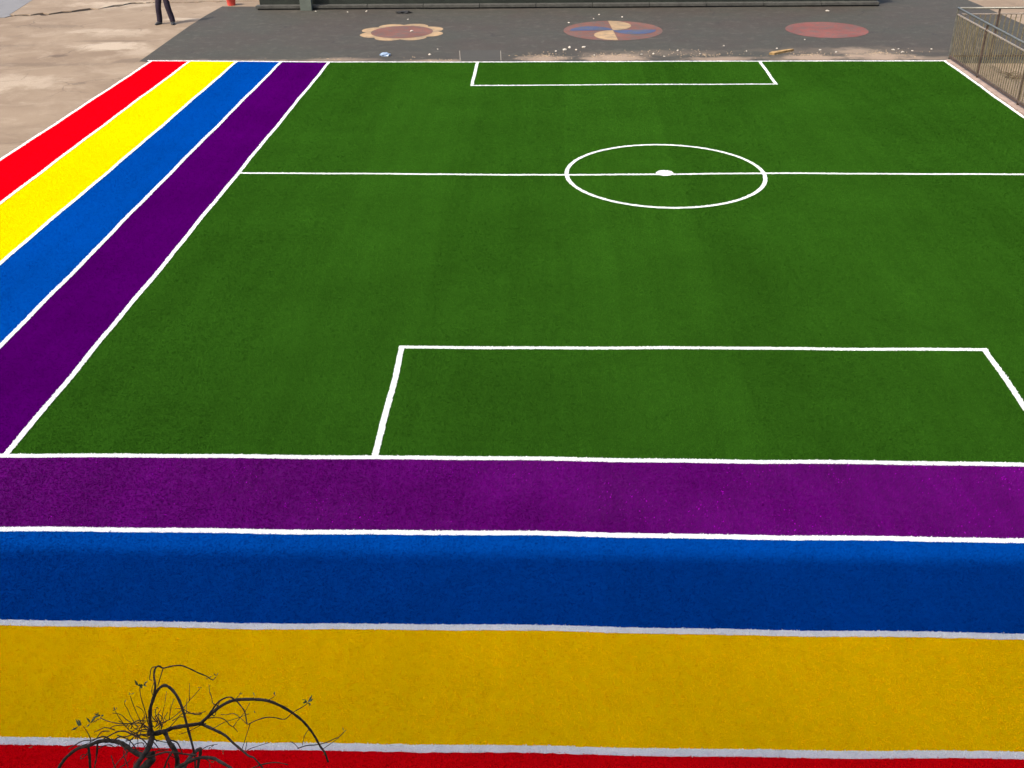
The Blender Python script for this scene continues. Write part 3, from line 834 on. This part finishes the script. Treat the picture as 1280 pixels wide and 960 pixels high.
# ================================================================== PERSON
def skin_mesh(verts, edges, radii, root=0, sub=2):
    me = bpy.data.meshes.new('tmp')
    me.from_pydata(verts, edges, [])
    o = bpy.data.objects.new('tmp', me)
    COL.objects.link(o)
    sk = o.modifiers.new('s', 'SKIN')
    for i, d in enumerate(me.skin_vertices[0].data):
        r = radii[i]
        d.radius = r if isinstance(r, tuple) else (r, r)
        d.use_root = (i == root)
    sk.use_smooth_shade = True
    o.modifiers.new('d', 'SUBSURF').levels = sub
    dg = bpy.context.evaluated_depsgraph_get()
    dg.update()
    out = bpy.data.meshes.new_from_object(o.evaluated_get(dg))
    bpy.data.objects.remove(o)
    return out

pz = 0.0
person = empty('person', (-11.66, 32.55, pz))
tag(person, 'person in dark trousers and dark shoes standing on the concrete yard', 'person')
V, E, R = [], [], []
def add(p, r, par=None):
    V.append(p); R.append(r)
    if par is not None:
        E.append((par, len(V) - 1))
    return len(V) - 1
# faces the pitch (-y); feet apart, right-hand leg set out to the side
pel = add((.0, .02, .93), (.155, .11))
hips = [add((-.085, .01, .86), (.095, .10), pel), add((.095, .01, .86), (.095, .10), pel)]
for s_i, (kx, ky, ax_, ay) in enumerate(((-.15, -.01, -.185, .03), (.145, .0, .215, .02))):
    k0 = add(((hips and V[hips[s_i]][0] + kx) / 2, .0, .68), (.098, .10), hips[s_i])
    k1 = add((kx, ky - .01, .48), (.088, .092), k0)
    k2 = add(((kx + ax_) / 2, .02, .28), (.086, .09), k1)
    k3 = add((ax_, ay, .10), (.082, .088), k2)
    k4 = add((ax_, ay - .005, .045), (.078, .085), k3)
w = add((0, .02, 1.08), (.14, .095), pel)
ch = add((0, .02, 1.28), (.165, .105), w)
sh = add((0, .025, 1.40), (.13, .08), ch)
nk = add((0, .015, 1.48), .055, sh)
jaw = add((0, -.01, 1.56), (.065, .08), nk)
hd = add((0, .005, 1.64), (.078, .095), jaw)
tp = add((0, .01, 1.70), (.06, .075), hd)
wr = []
for s in (-1, 1):
    a0 = add((s * .19, .025, 1.385), .06, sh)
    a1 = add((s * .245, .04, 1.10), .043, a0)
    a2 = add((s * .25, -.02, .87), .030, a1)
    a3 = add((s * .245, -.035, .80), (.022, .038), a2)
    wr.append(a3)
me = skin_mesh(V, E, R, 0, 2)
for m in ('trouser', 'shirt', 'skin'):
    me.materials.append(M[m])
for p in me.polygons:
    c = p.center
    p.material_index = 0 if (c.z < .98 and abs(c.x) < .225 + (0 if c.z > .6 else .2)) else (1 if (.98 <= c.z < 1.46 or (c.z >= .92 and abs(c.x) > .2)) else 2)
    p.use_smooth = True
body = link(bpy.data.objects.new('body', me), person)
for s_i, s in enumerate((-1, 1)):
    hv, he, hr = [], [], []
    def ha(p, r, par=None):
        hv.append(p); hr.append(r)
        if par is not None:
            he.append((par, len(hv) - 1))
        return len(hv) - 1
    x0 = s * .245
    palm = ha((x0, -.035, .82), (.016, .034))
    for k, ln in enumerate((.075, .085, .080, .062)):
        yy = -.062 + .018 * k
        b0 = ha((x0, yy, .765), .010, palm)
        b1 = ha((x0 - s * .006, yy - .004, .765 - ln * .5), .009, b0)
        ha((x0 - s * .020, yy - .004, .765 - ln), .0075, b1)
    th = ha((x0 - s * .01, -.075, .795), .010, palm)
    ha((x0 - s * .018, -.085, .755), .008, th)
    hm = skin_mesh(hv, he, hr, 0, 1)
    hm.materials.append(M['skin'])
    link(bpy.data.objects.new('hand', hm), person)
# hair, ears, nose, eyes
bm = bmesh.new()
bmesh.ops.create_uvsphere(bm, u_segments=20, v_segments=12, radius=1)
for v_ in bm.verts:
    v_.co = Vector((v_.co.x * .088, v_.co.y * .105 + .022, v_.co.z * .10 + 1.665))
bmesh.ops.delete(bm, geom=[v_ for v_ in bm.verts if v_.co.z < 1.60 or (v_.co.y < -.035 and v_.co.z < 1.69)], context='VERTS')
bm_obj('hair', bm, M['hair'], person, True)
for s in (-1, 1):
    bm = bmesh.new(); bmesh.ops.create_icosphere(bm, subdivisions=2, radius=1)
    for v_ in bm.verts: v_.co = Vector((v_.co.x * .010 + s * .078, v_.co.y * .018 + .01, v_.co.z * .03 + 1.61))
    bm_obj('ear', bm, M['skin'], person, True)
    bm = bmesh.new(); bmesh.ops.create_icosphere(bm, subdivisions=2, radius=.011)
    for v_ in bm.verts: v_.co += Vector((s * .03, -.082, 1.625))
    bm_obj('eye', bm, M['hair'], person, True)
bm = bmesh.new(); bmesh.ops.create_icosphere(bm, subdivisions=2, radius=1)
for v_ in bm.verts: v_.co = Vector((v_.co.x * .014, v_.co.y * .02 - .095, v_.co.z * .026 + 1.595))
bm_obj('nose', bm, M['skin'], person, True)
for (ax_, ay, tw) in ((-.185, .03, .35), (.215, .02, -.25)):
    bm = bmesh.new()
    bmesh.ops.create_icosphere(bm, subdivisions=3, radius=1)
    for v_ in bm.verts:
        x, y, z = v_.co
        toe = (1 - y) * .5
        zz = max(z, -.55)
        q_ = Vector((x * (.058 + .008 * math.sin(toe * 3)), y * .17, (zz + .55) * (.066 - .022 * toe)))
        q_ = Matrix.Rotation(-tw, 4, 'Z') @ q_
        v_.co = q_ + Vector((ax_ - math.sin(tw) * .07, ay - .07, .001))
    bm_obj('shoe', bm, M['shoe'], person, True)

# ================================================================== SMALL THINGS
# red bucket by the asphalt corner
bk = empty('bucket', (-10.50, 35.72, .0))
tag(bk, 'coral red plastic bucket standing by the corner of the asphalt', 'bucket')
bm = bmesh.new()
prof = [(.0, .012), (.115, .012), (.122, .0), (.13, .012), (.158, .27), (.170, .275), (.170, .295), (.152, .295), (.122, .03), (.0, .028)]
N_ = 28
rings = [[bm.verts.new((r * math.cos(2 * math.pi * k / N_), r * math.sin(2 * math.pi * k / N_), z)) for k in range(N_)] for r, z in prof[1:-1]]
for a, b in zip(rings, rings[1:]):
    for k in range(N_):
        bm.faces.new((a[k], a[(k + 1) % N_], b[(k + 1) % N_], b[k]))
bm.faces.new(rings[0][::-1]); bm.faces.new(rings[-1])
bm_obj('pail', bm, M['red_plastic'], bk, True)
tube('handle', [(-.165, 0, .27), (-.14, .10, .24), (-.0, .175, .22), (.14, .10, .24), (.165, 0, .27)], .005, .005, M['rail'], bk, 6)

ZA = .006
def lump(name, x, y, z, sx, sy, sz, mat, seed, sub=2, rough=.35, rot=0):
    random.seed(seed)
    bm = bmesh.new()
    bmesh.ops.create_icosphere(bm, subdivisions=sub, radius=1)
    for v_ in bm.verts:
        k = 1 + random.uniform(-rough, rough)
        v_.co = Vector((v_.co.x * sx * k, v_.co.y * sy * k, max(v_.co.z * sz * k, -sz * .45)))
    o = bm_obj(name, bm, mat)
    o.location = (x, y, z + sz * .45)
    o.rotation_euler.z = rot
    return o

chips = [(-4.32, 33.01, .05), (-6.4, 34.3, .05), (-7.45, 34.45, .05), (-5.81, 34.39, .08), (-3.16, 28.09, .07), (-3.01, 28.77, .04), (-3.99, 31.17, .09), (.58, 32.36, .05), (1.34, 32.97, .05),
         (1.53, 33.61, .05), (2.22, 33.2, .06), (.41, 28.6, .09), (.55, 28.89, .09), (.93, 28.89, .09), (1.18, 27.9, .06), (2.41, 27.97, .06), (2.73, 28.06, .06), (3.4, 28.43, .06),
         (8.58, 33.92, .11), (7.02, 29.78, .04), (6.05, 28.67, .04), (7.49, 28.15, .06), (9.04, 28.41, .07), (9.2, 28.5, .06), (9.19, 28.12, .07), (10.05, 28.48, .05), (7.14, 28.45, .05),
         (4.7, 29.0, .05), (3.94, 28.04, .05), (2.98, 27.77, .05), (.18, 28.45, .05), (.72, 28.62, .05), (5.2, 28.35, .04), (9.5, 28.3, .04)]
for i, (x, y, s) in enumerate(chips):
    o = lump('stone_chip', x, y, ZA, s * .72, s * .48, s * .36, M['chip'], 100 + i, 1, .3, i * 1.7)
    where = ('on the asphalt just behind the painted flower' if i == 0 else 'near the foot of the grey plinth' if i < 4 else 'between the painted flower and the far goal line' if i < 6 else
             'on the brown centre of the painted flower' if i == 6 else 'behind the painted pinwheel disc' if i < 11 else 'in the loose cluster before the pinwheel disc' if i in (11, 12, 13, 30, 31) else
             'alone between the red disc and the stage' if i == 18 else 'close in front of the plain red disc' if i == 19 else 'among the sand along the far goal line')
    tag(o, 'pale stone chip lying ' + where, 'stone chip', 'pale stone chips scattered on the asphalt')
o = lump('plastic_bag', -4.32, 28.02, ZA, .13, .09, .05, M['blue_bag'], 5, 3, .3)
tag(o, 'crumpled pale blue plastic bag near the far goal line', 'plastic bag')
# black rag: two folded lobes
o = lump('black_rag', -4.58, 34.08, ZA, .22, .10, .05, M['black'], 6, 3, .4, .1)
tag(o, 'small black rag beyond the painted flower', 'rag')
# broken board near the far corner of the penalty box
bd = prism('broken_board', [(-.42, -.10), (-.30, -.16), (-.05, -.06), (.18, .02), (.40, .10), (.38, .15), (.10, .12), (-.15, .05), (-.28, .02)], 0, .05, M['dry_leaf'])
bd.location = (6.08, 28.15, ZA); bd.rotation_euler.z = .30
tag(bd, 'splintered tan piece of board lying by the far goal line', 'board')
tg = empty('twig_heap', (11.05, 25.4, .0))
tag(tg, 'small heap of dark twigs on the ground behind the railing', 'twigs')
random.seed(8)
for k in range(14):
    a = random.uniform(0, 6.28); d = Vector((math.cos(a), math.sin(a), 0)); b = Vector((random.uniform(-.18, .18), random.uniform(-.3, .3), .015))
    tube('twig', [b - d * .15, b + Vector((0, 0, random.uniform(.01, .06))), b + d * .15 + Vector((0, 0, .02))], .010, .006, M['twig'], tg, 5)

# loose grit swept along the turf edge
def grit(n, blobs):
    V_, F_ = [], []
    for x, y, rx, ry, k in blobs:
        for _ in range(int(n * k)):
            a, r = random.uniform(0, 6.28), abs(random.gauss(0, .6))
            px, py = x + rx * r * math.cos(a), y + ry * r * math.sin(a)
            if py < 27.25:
                continue
            s = random.uniform(.006, .022)
            b = len(V_)
            V_.extend([(px - s, py - s * .6, ZA - .001), (px + s, py - s * .7, ZA - .001), (px + s * .1, py + s, ZA - .001), (px, py, ZA + s * .9)])
            F_.extend([(b, b + 1, b + 3), (b + 1, b + 2, b + 3), (b + 2, b, b + 3)])
    return V_, F_
V_, F_ = grit(60, ((-2.8, 27.5, 1.4, .3, .5), (-.1, 27.9, .8, .5, 1.6), (1.7, 27.9, 1.1, .6, 1.8), (4.2, 27.9, 1.4, .6, 1.6), (6.6, 27.9, 1.1, .5, 1.8), (8.6, 28.1, 1.0, .6, 1.8), (2.9, 28.4, 2.6, .8, .7), (-5.6, 27.6, 1.5, .3, .5)))
tag(mesh_obj('grit', V_, F_, M['grit']), 'loose sandy grit swept along the turf edge', None, None, 'stuff')
